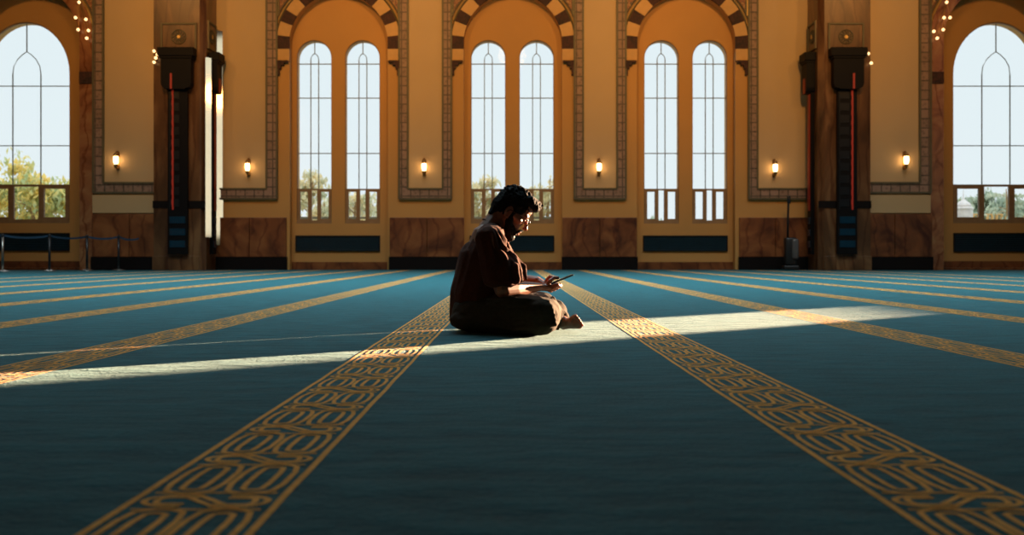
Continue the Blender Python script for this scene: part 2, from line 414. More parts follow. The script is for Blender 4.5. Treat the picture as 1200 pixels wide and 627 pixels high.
framed_panel(478, 519, 468, 529, 221.5, 233, YF); framed_panel(683, 723, 673, 733, 221.5, 233, YF)
framed_panel(246, 313, 246, 325, 221.5, 233, YF, (False, True)); framed_panel(887, 955, 877, 955, 221.5, 233, YF, (True, False))
wainscot(457, 544, 255, YF); wainscot(659, 746, 255, YF); wainscot(250, 336, 255, YF); wainscot(866, 950, 255, YF)
for b in bays:                                # low marble skirting inside the bays
    bm = bmesh.new(); c = PX(b, YW); box(bm, c-HWB+0.01, c+HWB-0.01, YW-0.04, YW, 0, PZ(307, YW)); trim(bm, M['marble'])

# outer bays, a little nearer
YO, YOW = 27.4, 28.2
ox = [(30.0, -1), (1169.0, 1)]
for cxp, s in ox:
    cx = PX(cxp, YO); hw = 64*YO/F; spr = PZ(47, YO)
    x_in, x_out = (PX(200, YO), -17.0) if s < 0 else (PX(1000, YO), 17.0)
    nm = 'wall_back_left' if s < 0 else 'wall_back_right'
    wall_openings(nm, min(x_in, x_out), max(x_in, x_out), 0, ZT, YO, YO+0.35, [(cx, hw, 0, spr, 1.0)], M['plaster'])
    # marble lining round the arch
    bm = bmesh.new(); r0, r1 = 64*YO/F, 80*YO/F
    O = arc(cx, spr, r1, 0, PI, 32); I = arc(cx, spr, r0, 0, PI, 32)
    for i in range(32): prism(bm, [O[i], O[i+1], I[i+1], I[i]], YO-0.05, YO+0.34)
    for q in (-1, 1):
        a, b2 = sorted((cx+q*r0, cx+q*r1)); box(bm, a, b2, YO-0.05, YO+0.34, 0, spr)
    trim(bm, M['marble_arch'])
    for q in (-1, 1):
        bm = bmesh.new(); a, b2 = sorted((cx+q*(r0-0.0), cx+q*(r1))); bevbox(bm, a, b2, YO-0.09, YO-0.04, PZ(98.5, YO), PZ(84.5, YO), 0.012)
        bevbox(bm, a+0.07, b2-0.07, YO-0.105, YO-0.08, PZ(95.5, YO), PZ(87.5, YO), 0.01)
        trim(bm, M['red_stone'])
    # moulding along the arch and painted spandrel
    bm = bmesh.new(); q = -s
    xo = cx+q*80.5*YO/F
    pts = arc(cx, spr, r1+0.03, 0, PI, 32)
    tube(bm, [(x, YO-0.05, z) for x, z in pts], 0.02, 6, mi=2)
    r2 = 84*YO/F; a0 = math.acos(80.5/84)
    P2 = [(cx+q*r2*math.cos(a0+(PI/2-a0)*i/16), spr+r2*math.sin(a0+(PI/2-a0)*i/16)) for i in range(17)]
    for (ax, az), (bx, bz) in zip(P2, P2[1:]): prism(bm, [(ax, az), (bx, bz), (bx, spr+3.8), (ax, spr+3.8)], YO-0.03, YO+0.01, 0)
    tube(bm, [(x, YO-0.04, z) for x, z in P2], 0.025, 6, mi=1)
    trim(bm, [M['ornament'], M['olive'], M['gold']])
    # window wall inside the bay
    wx = PX(30 if s < 0 else 1168.5, YOW); whw = 51.5*YOW/F; wz0 = PZ(261.5, YOW); wspr = PZ(86, YOW)
    w0, w1 = sorted((x_in, x_out))
    wall_openings('wall_back_left_recess' if s < 0 else 'wall_back_right_recess', w0, w1, 0, ZT, YOW, YOW+0.4, [(wx, whw, wz0, wspr, 1.17)], M['plaster'])
    window(7 if s < 0 else 8, wx, whw, wz0, wspr, 1.17, YOW+0.04, [PZ(y, YOW) for y in (100.5, 170.5, 216.5)], 16.5*YOW/F, PZ(60, YOW), PZ(216.5, YOW), wspr+whw*1.17-0.04)
    bm = bmesh.new(); box(bm, cx-hw+0.01, cx+hw-0.01, YO+0.36, YOW, 0, 0.06)
    box(bm, cx-hw+0.01, cx+hw-0.01, YOW-0.04, YOW, 0.06, PZ(306, YOW)); trim(bm, M['marble'])
    if s < 0:
        framed_panel(122, 196, 110.5, 196, 214.5, 226, YO, (True, False))
        bm = bmesh.new(); bevbox(bm, PX(109, YO), PX(190, YO), YO-0.06, YO, PZ(250, YO), PZ(228, YO), 0.015); trim(bm, M['plaster_panel'])
        wainscot(109, 196, 251, YO)
    else:
        framed_panel(1004, 1077, 1004, 1089.5, 214.5, 226, YO, (False, True))
        bm = bmesh.new(); bevbox(bm, PX(1010, YO), PX(1090, YO), YO-0.06, YO, PZ(250, YO), PZ(228, YO), 0.015); trim(bm, M['plaster_panel'])
        wainscot(1004, 1091, 251, YO)

# radiator grilles under the windows
def grille(cx, w, z0, z1, Y, label):
    g = empty('floor_grille', (cx, Y, z0)); g.name = 'radiator_grille'; tag(g, label, 'grille', 'black grilles under the windows')
    h = z1-z0; bm = bmesh.new()
    box(bm, -w/2, w/2, -0.05, 0, 0, 0.035); box(bm, -w/2, w/2, -0.05, 0, h-0.035, h)
    box(bm, -w/2, -w/2+0.035, -0.05, 0, 0.035, h-0.035); box(bm, w/2-0.035, w/2, -0.05, 0, 0.035, h-0.035)
    link('grille_frame', bm, M['grille'], g)
    bm = bmesh.new(); box(bm, -w/2+0.035, w/2-0.035, -0.012, 0, 0.035, h-0.035); link('backing', bm, M['grille'], g)
    bm = bmesh.new(); n = 9
    for i in range(n):
        z = 0.05+(h-0.1)*i/(n-1); a = [(-w/2+0.036, -0.04, z-0.012), (w/2-0.036, -0.04, z-0.012), (w/2-0.036, -0.016, z+0.012), (-w/2+0.036, -0.016, z+0.012)]
        t = 0.005
        vs = [bm.verts.new((x, y, zz+t)) for x, y, zz in a]+[bm.verts.new((x, y, zz-t)) for x, y, zz in a]
        for f in ((0,1,2,3),(7,6,5,4),(0,4,5,1),(1,5,6,2),(2,6,7,3),(3,7,4,0)): bm.faces.new([vs[k] for k in f])
    link('slat', bm, M['grille_blue'], g)
gl_lab = ['long black grille below the paired windows left of the seated man', 'long black grille below the middle windows, half hidden behind the seated man', 'long black grille below the paired windows right of the seated man']
for b, l in zip(bays, gl_lab): grille(PX(b-1, YW), 99*s_w, PZ(294.5, YW), PZ(276, YW), YW, l)
grille(PX(28, YOW), 108*YOW/F, PZ(294, YOW), PZ(273, YOW), YOW, 'long black grille below the big arched window behind the belt barrier')
grille(PX(1170, YOW), 106*YOW/F, PZ(295, YOW), PZ(273, YOW), YOW, 'long black grille below the big arched window at the right edge')

# ------------------------------------------------------------------ pillars with their dark towers
YPF = 27.1
XR = 16.3
YSUN = 18.43; WSUN = 0.62
def rosette(parent, c, r, ax, w2, h2, depth):
    """square plaque with a round rosette; ax 0 faces the hall, 1 faces sideways"""
    bm = bmesh.new()
    t = bmesh.new(); box(t, -w2, w2, -0.03, 0, -h2, h2); merge(bm, t)
    po = link('plaque', bm, M['marble_pillar'], parent)
    bm = bmesh.new()
    for x0, x1, z0, z1 in ((-w2, w2, h2-0.05, h2), (-w2, w2, -h2, -h2+0.05), (-w2, -w2+0.05, -h2+0.05, h2-0.05), (w2-0.05, w2, -h2+0.05, h2-0.05)):
        box(bm, x0, x1, -0.06, -0.03, z0, z1)
    fr_ = link('plaque_frame', bm, M['olive'], po)
    bm = bmesh.new()
    for rr in (r, r*0.42): tube(bm, [(rr*math.cos(a), -0.035, rr*math.sin(a)) for a in [2*PI*i/28 for i in range(28)]], r*0.09, 6, True)
    for i in range(12):
        a = 2*PI*i/12; p = (r*0.72*math.cos(a), -0.035, r*0.72*math.sin(a))
        tube(bm, [(r*0.47*math.cos(a-0.13), -0.035, r*0.47*math.sin(a-0.13)), p, (r*0.93*math.cos(a+0.13), -0.035, r*0.93*math.sin(a+0.13))], [r*0.05, r*0.12, r*0.05], 6)
    ro = link('rosette', bm, M['olive'], po)
    bm = bmesh.new(); pts = []
    for i in range(12): rr = r*(0.34 if i % 2 == 0 else 0.18); pts.append((rr*math.cos(PI*i/6), rr*math.sin(PI*i/6)))
    prism(bm, pts, -0.06, -0.03); link('star', bm, M['gold'], po)
    po.location = c; po.rotation_euler = (0, 0, ax)
def tower(name_lab, loc, rz, w, redside, redmat='red_led'):
    """tall black tower: cap, head box, shaft with lit strip and painted blue reflections"""
    t = empty('tower_fixture', loc, rz); tag(t, name_lab, 'wall fixture', 'dark towers on the pillar faces')
    z = lambda y: PZ(y, YPF)-loc[2]
    hw = w/2
    bm = bmesh.new(); bevbox(bm, -hw*1.2, hw*1.2, -0.30, 0, z(68), z(58), 0.012); bevbox(bm, -hw*1.08, hw*1.08, -0.27, 0, z(70.5), z(68), 0.008); link('cap', bm, M['device_black'], t)
    bm = bmesh.new(); prism(bm, [(-hw, z(70.5)), (-hw, z(100)), (-hw*0.9, z(104)), (-hw*0.62, z(105)), (-hw*0.62, z(106)), (hw*0.62, z(106)), (hw*0.62, z(105)), (hw*0.9, z(104)), (hw, z(100)), (hw, z(70.5))], -0.24, 0)
    link('head_box', bm, M['device_black'], t)
    bm = bmesh.new(); bevbox(bm, -hw*0.66, hw*0.66, -0.10, 0, z(298), z(106), 0.008); link('shaft', bm, M['device_black'], t)
    bm = bmesh.new()
    a, b2 = sorted((redside*hw*0.25, redside*hw*0.38))
    if redmat == 'red_panel': a, b2 = -hw*0.4, hw*0.4
    [box(bm, a+(0.012 if q % 2 else 0), b2, -0.125, -0.099, z(107+(q+1)*139/24), z(107+q*139/24)) for q in range(24)]; bmesh.ops.remove_doubles(bm, verts=bm.verts, dist=1e-5); link('red_strip', bm, M[redmat], t)
    bm = bmesh.new(); box(bm, a, b2, -0.255, -0.239, z(106), z(88)); link('red_strip', bm, M[redmat], t)
    for y in (258, 272, 286):  # blue floor reflection on the shaft, painted as bars
        bm = bmesh.new(); bevbox(bm, -hw*0.52, hw*0.52, -0.113, -0.099, z(y+4), z(y-4), 0.004); link('blue_reflection', bm, M['reflection_blue'], t)
    # dark cross studs every so often up the shaft
    bm = bmesh.new()
    for i in range(10):
        y = 112+i*14; box(bm, -hw*0.5, hw*0.12, -0.112, -0.099, z(y+4.5), z(y-4.5))
    box(bm, -hw*0.55, -hw*0.49, -0.112, -0.099, z(246), z(108))
    link('louvre', bm, M['grille'], t)
    return t
MD = {}
for s, nm in ((-1, 'left'), (1, 'right')):
    xi = s*360*YPF/F; xo = s*420*YPF/F
    p = empty('trim_pillar_%s' % nm, (0, 0, 0)); p['kind'] = 'structure'
    bm = bmesh.new(); a, b2 = sorted((xi, xo)); c = 0.14
    # plan outline with a 45-degree corner
    plan = [(xi, YPF+c), (xi, YF-0.02), (xi+s*0.0, 28.4), (xo, 28.4), (xo, YPF), (xi+s*c, YPF)]
    lo = [bm.verts.new((x, y, 0)) for x, y in plan]; hi = [bm.verts.new((x, y, ZT)) for x, y in plan]
    bm.faces.new(lo); bm.faces.new(hi[::-1])
    for i in range(len(plan)):
        j = (i+1) % len(plan); bm.faces.new((lo[i], lo[j], hi[j], hi[i]))
    link('pillar_shaft', bm, M['marble_pillar'], p)
    bm = bmesh.new(); e = 0.03
    box(bm, a-e, b2+e, YPF-0.04, 28.1, 0, 0.42) if False else None
    bevbox(bm, xi+s*c if s > 0 else xo-e, xo+e if s > 0 else xi-c, YPF-0.035, YPF+0.02, 0.0, PZ(300, YPF)-0.0, 0.01)
    link('pillar_base', bm, M['marble_pillar'], p)
    # added brass-toned mirrors on the left pillar, turned to show the right window as streaks
    def strip(x0, y0, x1, y1, z0, z1, t=0.012):
        d = Vector((x1-x0, y1-y0, 0)).normalized(); n_ = Vector((d.y, -d.x, 0))
        if n_.y > 0: n_ = -n_
        bm = bmesh.new(); P = [Vector((x0, y0, 0)), Vector((x1, y1, 0)), Vector((x1, y1, 0))+n_*t, Vector((x0, y0, 0))+n_*t]
        lo = [bm.verts.new((q.x, q.y, z0)) for q in P]; hi = [bm.verts.new((q.x, q.y, z1)) for q in P]
        bm.faces.new(lo); bm.faces.new(hi[::-1])
        for i in range(4):
            j = (i+1) % 4; bm.faces.new((lo[i], lo[j], hi[j], hi[i]))
        link('streak_mirror', bm, M['brass_mirror'], p)
    if s < 0:
        for px_, py_, L_, z0_, z1_ in ((xi+0.01, YPF+0.01, 0.17, 0.9, 5.8), (xi+0.0, YF-0.17, 0.24, 0.7, 6.75)):
            q = Vector((px_+L_/2*0.7, py_+L_/2*0.7)); d_ = q.normalized(); r_ = (Vector((XR, YSUN))-q).normalized()
            n_ = (r_-d_).normalized(); tg = Vector((-n_.y, n_.x))
            strip(px_, py_, px_+tg.x*L_, py_+tg.y*L_, z0_, z1_)
    bm = bmesh.new()                                # dark metal collar
    for z0 in (PZ(244, YPF), ): box(bm, a-0.02 if s > 0 else a-0.02, b2+0.02, YPF-0.02, YPF, z0, z0+0.2)
    link('collar', bm, M['black_base'], p)
    pc = (xi+xo)/2+s*0.0
    pcx = PX(210 if s < 0 else 991, YPF)
    rosette(p, (pcx, YPF, PZ(43.5, YPF)), 0.19, 0, 21*YPF/F, 16.5*YPF/F, 0.05)
    rosette(p, (xi, (YPF+YF)/2, PZ(43.5, (YPF+YF)/2)), 0.19, -s*PI/2, 0.36, 16.5*YPF/F, 0.05)
    tower('tall black tower with a red lit strip on the front of the %s pillar' % nm, (pcx, YPF-0.04, 0.45), 0, 35*YPF/F, -1 if s < 0 else 1)
    tower('narrow dark tower with a red panel on the inner side of the %s pillar' % nm, (xi-s*0.0, (YPF+YF)/2+0.03, 0.45), -s*PI/2, 0.46, 1, 'red_panel')

# ------------------------------------------------------------------ rest of the room
bm = bmesh.new(); box(bm, -17.3, -17, -6, 29.3, 0, ZT); struct(link('wall_left', bm, M['dark_plaster']))
def wall_right():
    bm = bmesh.new(); y0, y1 = -6, 29.3; zs, zt = 1.42, 11.6
    hw = WSUN
    box(bm, XR, XR+0.2, y0, YSUN-hw, 0, ZT); box(bm, XR, XR+0.2, YSUN+hw, y1, 0, ZT); box(bm, XR, XR+0.2, YSUN-hw, YSUN+hw, 0, zs)
    A = arc(YSUN, zt, hw, PI, 0, 16)
    t = bmesh.new()
    for (ay, az), (by, bz) in zip(A, A[1:]): prism(t, [(ay, az), (by, bz), (by, ZT), (ay, ZT)], 0, 0.2)
    merge(bm, t, Matrix(((0, 1, 0, XR), (1, 0, 0, 0), (0, 0, 1, 0), (0, 0, 0, 1))))
    return struct(link('wall_right', bm, M['dark_plaster']))
wall_right()
bm = bmesh.new(); box(bm, -17.3, 17.3, -6.3, -6, 0, ZT); struct(link('wall_front', bm, M['dark_plaster']))
bm = bmesh.new(); box(bm, -17.3, 17.3, -6.3, 29.3, ZT, ZT+0.3); struct(link('ceiling', bm, M['ceiling']))

# ------------------------------------------------------------------ wall lamps
def sconce(px, py, Y, lab, first=[None]):
    loc = (PX(px, Y), Y-0.03, PZ(py, Y))
    if first[0] is None:
        t = empty('wall_sconce', loc)
        bm = bmesh.new(); bevbox(bm, -0.045, 0.045, -0.02, 0, -0.26, 0.24, 0.008); link('backplate', bm, M['brass'], t)
        bm = bmesh.new(); tube(bm, [(0, -0.01, 0.2), (0, -0.06, 0.24), (0, -0.13, 0.22), (0, -0.16, 0.15)], 0.018, 8); link('arm', bm, M['brass'], t, True); bm = bmesh.new(); tube(bm, [(0, -0.01, -0.2), (0, -0.08, -0.24), (0, -0.16, -0.2)], 0.018, 8); link('arm', bm, M['brass'], t, True)
        bm = bmesh.new(); lathe(bm, [(0.02, 0.19), (0.05, 0.17), (0.065, 0.13), (0.07, 0.095)][::-1], (0, -0.16, 0), 16); link('top_cap', bm, M['brass'], t, True)
        bm = bmesh.new(); lathe(bm, [(0.045, -0.12), (0.062, -0.06), (0.066, 0.02), (0.06, 0.09)], (0, -0.16, 0), 16); link('lamp_shade', bm, M['lamp_glow'], t, True)
        bm = bmesh.new(); lathe(bm, [(0.012, -0.25), (0.035, -0.21), (0.055, -0.16), (0.06, -0.12)], (0, -0.16, 0), 16); link('bottom_cup', bm, M['brass'], t, True)
        first[0] = t
    else:
        src = first[0]; t = src.copy(); C.objects.link(t); t.location = loc
        for ch in list(src.children):
            c2 = ch.copy(); C.objects.link(c2); c2.parent = t
    tag(t, lab, 'wall lamp', 'lit brass sconces on the cream panels')
    bpy.context.view_layer.update()
sc = [(139, 188, YO, 'lit brass sconce on the panel beside the left arched window'), (292, 196, YF, 'lit brass sconce on the panel just right of the left pillar'),
      (497.5, 196, YF, 'lit brass sconce on the narrow panel just left of the middle windows'), (701.5, 196, YF, 'lit brass sconce on the narrow panel just right of the middle windows'),
      (906.5, 197, YF, 'lit brass sconce on the panel just left of the right pillar'), (1059, 188, YO, 'lit brass sconce on the panel beside the right arched window')]
for a in sc: sconce(*a)
def bulbs(pts, Y, lab):
    c = (PX(pts[0][0], Y), Y, PZ(pts[0][1], Y)); t = empty('bulb_cluster', c); tag(t, lab, 'light fixture', 'little bulb clusters')
    P = [(PX(x, Y)-c[0], -0.13, PZ(y, Y)-c[2]) for x, y in pts]
    bm = bmesh.new()
    tube(bm, [(0, 0.0, 0.0), (0, -0.1, 0.0)], 0.012, 6)
    for p in P[1:]: tube(bm, [(0, -0.1, 0), (p[0]*0.5, -0.12, p[2]*0.5+0.05), (p[0], -0.1, p[2])], 0.007, 6)
    link('stem', bm, M['brass'], t)
    for p in P:
        bm = bmesh.new(); bmesh.ops.create_uvsphere(bm, u_segments=12, v_segments=8, radius=0.042); bmesh.ops.translate(bm, verts=bm.verts, vec=p)
        link('bulb', bm, M['bulb_glow'], t, True)
bulbs([(95, 4), (91, 22), (103, 24), (94, 36), (106, 37), (104, 46)], YO-0.06, 'cluster of six glowing bulbs on the marble arch at the upper left')
bulbs([(1107, 4), (1104, 22), (1111, 22), (1103, 36), (1092, 38), (1096, 46)], YO-0.06, 'cluster of six glowing bulbs on the marble arch at the upper right')
bulbs([(182.5, 61), (186.5, 65), (184.5, 69), (182.5, 74)], YPF-0.0, 'four little glowing bulbs on the left pillar beside its black tower')
bulbs([(1015.5, 64), (1019, 75)], YPF-0.0, 'two little glowing bulbs on the right pillar beside its black tower')

# ------------------------------------------------------------------ belt barrier posts
posts = [(3, 24.6, 'leftmost belt barrier post with a bright round base, at the left edge'), (58, 25.2, 'second belt barrier post from the left edge, on the blue carpet'), (102, 26.3, 'third belt barrier post from the left edge, below the marble pilaster'), (139, 26.7, 'fourth belt barrier post, nearest the left pillar')]
PB = []
for i, (px, Y, lab) in enumerate(posts):
    loc = (PX(px, Y), Y, 0)
    t = empty('barrier_post', loc); tag(t, lab, 'barrier post', 'belt barrier posts along the left wall')
    bm = bmesh.new(); lathe(bm, [(0.17, 0), (0.17, 0.012), (0.10, 0.03), (0.035, 0.05)], seg=24); link('base', bm, M['chrome'], t, True)
    bm = bmesh.new(); lathe(bm, [(0.03, 0.04), (0.03, 0.86)], seg=16); link('pole', bm, M['chrome'] if i == 0 else M['post_black'], t, True)
    bm = bmesh.new(); lathe(bm, [(0.034, 0.86), (0.036, 0.87), (0.036, 0.93), (0.028, 0.945)], seg=16); link('belt_head', bm, M['post_black'], t, True)
    PB.append(Vector((loc[0], loc[1], 0.895)))
ends = [(PB[0]+Vector((-1.6, 0.1, 0)), PB[0])] + list(zip(PB, PB[1:])) + [(PB[3], Vector((PX(167, 27.15), 26.98, 0.86)))]
bl = ['blue barrier belt running off past the left edge', 'blue barrier belt between the first and second posts', 'blue barrier belt between the second and third posts', 'blue barrier belt between the third and fourth posts', 'blue barrier belt from the last post to the left pillar']
for (a, b2), lab in zip(ends, bl):
    bm = bmesh.new(); n = 12; d = (b2-a).normalized(); a = a+d*0.036; b2 = b2-d*0.036; nn = Vector((-d.y, d.x, 0))*0.002; pr = None
    for i in range(n+1):
        t = i/n; p = a.lerp(b2, t)+Vector((0, 0, -0.05*4*t*(1-t)))
        q = [bm.verts.new(p+nn+Vector((0, 0, .025))), bm.verts.new(p-nn+Vector((0, 0, .025))), bm.verts.new(p-nn-Vector((0, 0, .025))), bm.verts.new(p+nn-Vector((0, 0, .025)))]
        if pr:
            for k in range(4): bm.faces.new((pr[k], pr[(k+1) % 4], q[(k+1) % 4], q[k]))
        else: bm.faces.new(q)
        pr = q
    bm.faces.new(pr[::-1]); tag(link('barrier_belt', bm, M['belt']), lab, 'barrier belt', 'blue barrier belts')

# upright vacuum cleaner standing by the right pillar
t = empty('vacuum_cleaner', (PX(926.5, 27.5), 27.5, 0)); tag(t, 'dark upright vacuum cleaner standing against the wall beside the right pillar', 'vacuum cleaner')
bm = bmesh.new(); bevbox(bm, -0.22, 0.20, -0.16, 0.16, 0.0, 0.13, 0.03); link('floor_head', bm, M['vacuum'], t)
bm = bmesh.new(); bevbox(bm, -0.17, 0.15, -0.13, 0.10, 0.13, 0.90, 0.05); link('body', bm, M['vacuum'], t, True)
bm = bmesh.new(); bevbox(bm, 0.0, 0.19, -0.17, -0.02, 0.3, 0.86, 0.05); link('dust_canister', bm, M['vacuum_grey'], t, True)
bm = bmesh.new(); tube(bm, [(-0.08, 0, 0.88), (-0.075, 0, 1.4), (-0.06, 0, 1.9), (-0.05, 0, 2.05)], 0.03, 10); link('handle', bm, M['vacuum'], t, True)
bm = bmesh.new(); bevbox(bm, -0.10, -0.0, -0.03, 0.03, 1.83, 2.06, 0.02); link('grip', bm, M['vacuum'], t, True)

# ------------------------------------------------------------------ outdoors
bm = bmesh.new(); box(bm, -140, 140, 29.3, 260, -0.6, -0.3); struct(link('ground_outside', bm, M['ground'])).name = 'ground'
def tree(x, y, h, cr, lab, mat, n, lean=0.0, leaf=0.16, zc=None, cat='tree', name='leafy_tree', squash=1.0):
    t = empty(name, (x, y, -0.3)); tag(t, lab, cat, 'trees outside the windows')
    rnd = random.Random(int(x*13+y*7))
    bm = bmesh.new()
    top = Vector((lean, 0, h*0.75))
    tube(bm, [(0, 0, 0), (lean*0.3+0.06, 0, h*0.25), (lean*0.6-0.05, 0, h*0.5), tuple(top)], [0.13*h/6, 0.1*h/6, 0.08*h/6, 0.03], 8)
    br = []
    for i in range(14):
        a = rnd.uniform(0, 2*PI); e = rnd.uniform(-0.1, 0.9); L = cr*rnd.uniform(0.6, 1.0); st = Vector((lean*0.5, 0, h*rnd.uniform(0.35, 0.72)))
        en = st+Vector((math.cos(a)*L*math.cos(e), math.sin(a)*L*math.cos(e), L*math.sin(e)*squash)); mid = (st+en)/2+Vector((0, 0, 0.15))
        tube(bm, [st, mid, en], [0.04*h/6, 0.025*h/6, 0.01], 6); br.append((mid, en))
    link('trunk', bm, M['bark'], t)
    bm = bmesh.new()
    for i in range(n):
        mid, en = rnd.choice(br); c = mid.lerp(en, rnd.uniform(0.2, 1.1))+Vector((rnd.gauss(0, 1), rnd.gauss(0, 1), rnd.gauss(0, 0.8)*squash))*cr*0.16
        if c.z < 0.5: continue
        R = Matrix.Rotation(rnd.uniform(0, 6.28), 3, 'Z') @ Matrix.Rotation(rnd.uniform(0, 3.1), 3, 'X'); l = leaf*rnd.uniform(0.6, 1.3)
        vs = [bm.verts.new(c+R @ Vector(q)) for q in ((0, -l, 0), (l*0.5, 0, l*0.1), (0, l, 0), (-l*0.5, 0, l*0.1))]
        bm.faces.new(vs)
    link('foliage', bm, M[mat], t)
tree(PX(48, 44), 44, 5.3, 2.0, 'tall yellow green tree filling the right half of the left arched window', 'leaf', 2600, -0.6)
tree(PX(12, 46), 46, 4.9, 1.7, 'yellow green tree at the left side of the left arched window', 'leaf', 2000, 0.4)
tree(PX(84, 47), 47, 5.0, 1.7, 'golden tree at the right frame of the left arched window', 'leaf', 1700, 0.2)
tree(PX(360, 48), 48, 6.3, 1.25, 'thin pale tree in the first window right of the left pillar', 'leaf_pale', 1100, 0.3)
tree(PX(378, 52), 52, 4.6, 1.1, 'small pale tree low between the windows of the left pair', 'leaf_pale', 500, 0.1)
tree(PX(415, 50), 50, 5.0, 1.2, 'pale golden tree low in the second window of the left pair', 'leaf_pale', 800, 0.1)
tree(PX(440, 54), 54, 4.9, 1.1, 'small pale bush tree at the right edge of the left window pair', 'leaf_pale', 500, 0.1)
tree(PX(572, 47), 47, 5.6, 1.4, 'pale green tree behind the head of the seated man, left middle window', 'leaf_pale', 1300, -0.2)
tree(PX(640, 47), 47, 5.8, 1.3, 'pale green tree to the right of the head of the seated man', 'leaf_pale', 1300, 0.2)
tree(PX(600, 56), 56, 4.0, 1.3, 'low pale tree partly behind the middle pier and the man', 'leaf_pale', 700, 0.2)
for px, Y, h, lab in ((1108, 88, 7.0, 'hazy green tree just left of the white stone turret'), (1143, 92, 7.3, 'hazy green round tree right of the white stone turret'), (1166, 86, 6.2, 'hazy green tree in the middle of the right arched window'), (1196, 90, 7.0, 'hazy green tree at the right edge of the right arched window'), (1222, 88, 6.8, 'hazy green tree just past the right edge')):
    if px > 1210: continue
    tree(PX(px, Y), Y, h, 2.2, lab, 'leaf_green', 2600, 0, 0.3)
tree(PX(1185, 60), 60, 6.3, 1.5, 'slim flat topped tree rising above the hedge in the right arched window', 'leaf_green', 450, -0.3, 0.16, squash=0.15, name='flat_topped_tree')
for px, Y, lab in ((770, 70, 'low hazy bush seen at the foot of the right window pair, left one'), (832, 72, 'low hazy bush seen at the foot of the right window pair, right one')):
    tree(PX(px, Y), Y, 3.1, 2.0, lab, 'leaf_green', 500, 0, 0.3, name='low_bush_tree')
t = empty('stone_turret', (PX(1129, 45), 45, -0.3)); tag(t, 'small white round stone turret with a pointed dome outside the right arched window', 'turret')
bm = bmesh.new(); lathe(bm, [(0.40, 0), (0.40, 2.75), (0.43, 2.8), (0.43, 2.86), (0.36, 2.9)], seg=20); link('drum', bm, M['white_stone'], t)
bm = bmesh.new(); lathe(bm, [(0.36, 2.88), (0.33, 3.0), (0.22, 3.12), (0.08, 3.22), (0.03, 3.3), (0.015, 3.75)], seg=20); link('dome', bm, M['white_stone'], t, True)
def railing(x0, x1, Y, z, lab, name, n, mat, r):
    t = empty(name, (x0, Y, -0.3)); tag(t, lab, 'railing')
    bm = bmesh.new(); bevbox(bm, 0, x1-x0, -0.06, 0.06, z+0.3-0.08, z+0.3, 0.01); link('rail', bm, M[mat], t)
    for i in range(n):
        x = (x1-x0)*(i+0.5)/n; bm = bmesh.new(); lathe(bm, [(r, 0), (r*0.7, 0.5), (r, z+0.22)], (x, 0, 0), 8); link('baluster', bm, M[mat], t)
railing(PX(330, 36), PX(660, 36), 36, PZ(254, 36), 'dark garden railing outside the left and middle windows', 'garden_railing', 14, 'lead', 0.025)
railing(PX(1138, 62), PX(1215, 62), 62, PZ(250.5, 62), 'pale stone balustrade in front of the hazy trees, right arched window', 'stone_balustrade', 14, 'cream_stone', 0.09)

# ------------------------------------------------------------------ the seated man
OX, OY = 0.0, 5.15           # local frame: x forward (he faces right), y away from the viewer, z up
_ico = bmesh.new(); bmesh.ops.create_icosphere(_ico, subdivisions=2, radius=1.0); ICO = [v.co.copy() for v in _ico.verts]; _ico.free()
def blob(bm, items):
    """convex hull of the given balls: each (centre, radius) or (centre, (rx,ry,rz)) or (centre,(rx,ry,rz),matrix)"""
    t = bmesh.new(); vs = []
    for it in items:
        c = Vector(it[0]); r = it[1]; r = Vector(r) if isinstance(r, (tuple, list)) else Vector((r, r, r)); Mx = it[2] if len(it) > 2 else None
        for p in ICO:
            q = Vector((p.x*r.x, p.y*r.y, p.z*r.z))
            if Mx: q = Mx @ q
            vs.append(t.verts.new(c+q))
    if len(items) == 1:
        ret = bmesh.ops.convex_hull(t, input=t.verts)
    else: ret = bmesh.ops.convex_hull(t, input=t.verts)
    bmesh.ops.delete(t, geom=[g for g in ret['geom_interior'] if isinstance(g, bmesh.types.BMVert)], context='VERTS')
    bmesh.ops.delete(t, geom=[v for v in t.verts if not v.link_faces], context='VERTS')
    bmesh.ops.recalc_face_normals(t, faces=t.faces)
    merge(bm, t)
def chain(bm, pts):
    for a, b2 in zip(pts, pts[1:]): blob(bm, [a, b2])
def fuse(name, bm, mat, parent, voxel, smooth_it=4, disp=None):
    me = bpy.data.meshes.new(name); bm.to_mesh(me); bm.free()
    tmp = bpy.data.objects.new(name, me); C.objects.link(tmp)
    r = tmp.modifiers.new('r', 'REMESH'); r.mode = 'VOXEL'; r.voxel_size = voxel; r.use_smooth_shade = True
    if smooth_it:
        s = tmp.modifiers.new('s', 'SMOOTH'); s.factor = 0.5; s.iterations = smooth_it
    dg = bpy.context.evaluated_depsgraph_get(); dg.update()
    m2 = bpy.data.meshes.new_from_object(tmp.evaluated_get(dg)); m2.name = name
    bpy.data.objects.remove(tmp); bpy.data.meshes.remove(me)
    if disp:
        ns = [v.normal.copy() for v in m2.vertices]
        for v, n_ in zip(m2.vertices, ns): v.co += n_*disp(v.co)
    m2.materials.clear(); m2.materials.append(mat)
    for p in m2.polygons: p.use_smooth = True
    o = bpy.data.objects.new(name, m2); C.objects.link(o); o.parent = parent
    return o
skin = simple('skin', (0.21, 0.082, 0.042), 0.5, var=0.08, scale=30)
skin.node_tree.nodes['Principled BSDF'].inputs['Subsurface Weight'].default_value = 0.08
hairm = simple('black_hair', (0.006, 0.0045, 0.004), 0.8, bump=0.4, scale=120, spec=0.15)
shirtm = simple('dark_rust_cotton', (0.062, 0.018, 0.008), 0.9, var=0.15, scale=60, bump=0.2, spec=0.15)
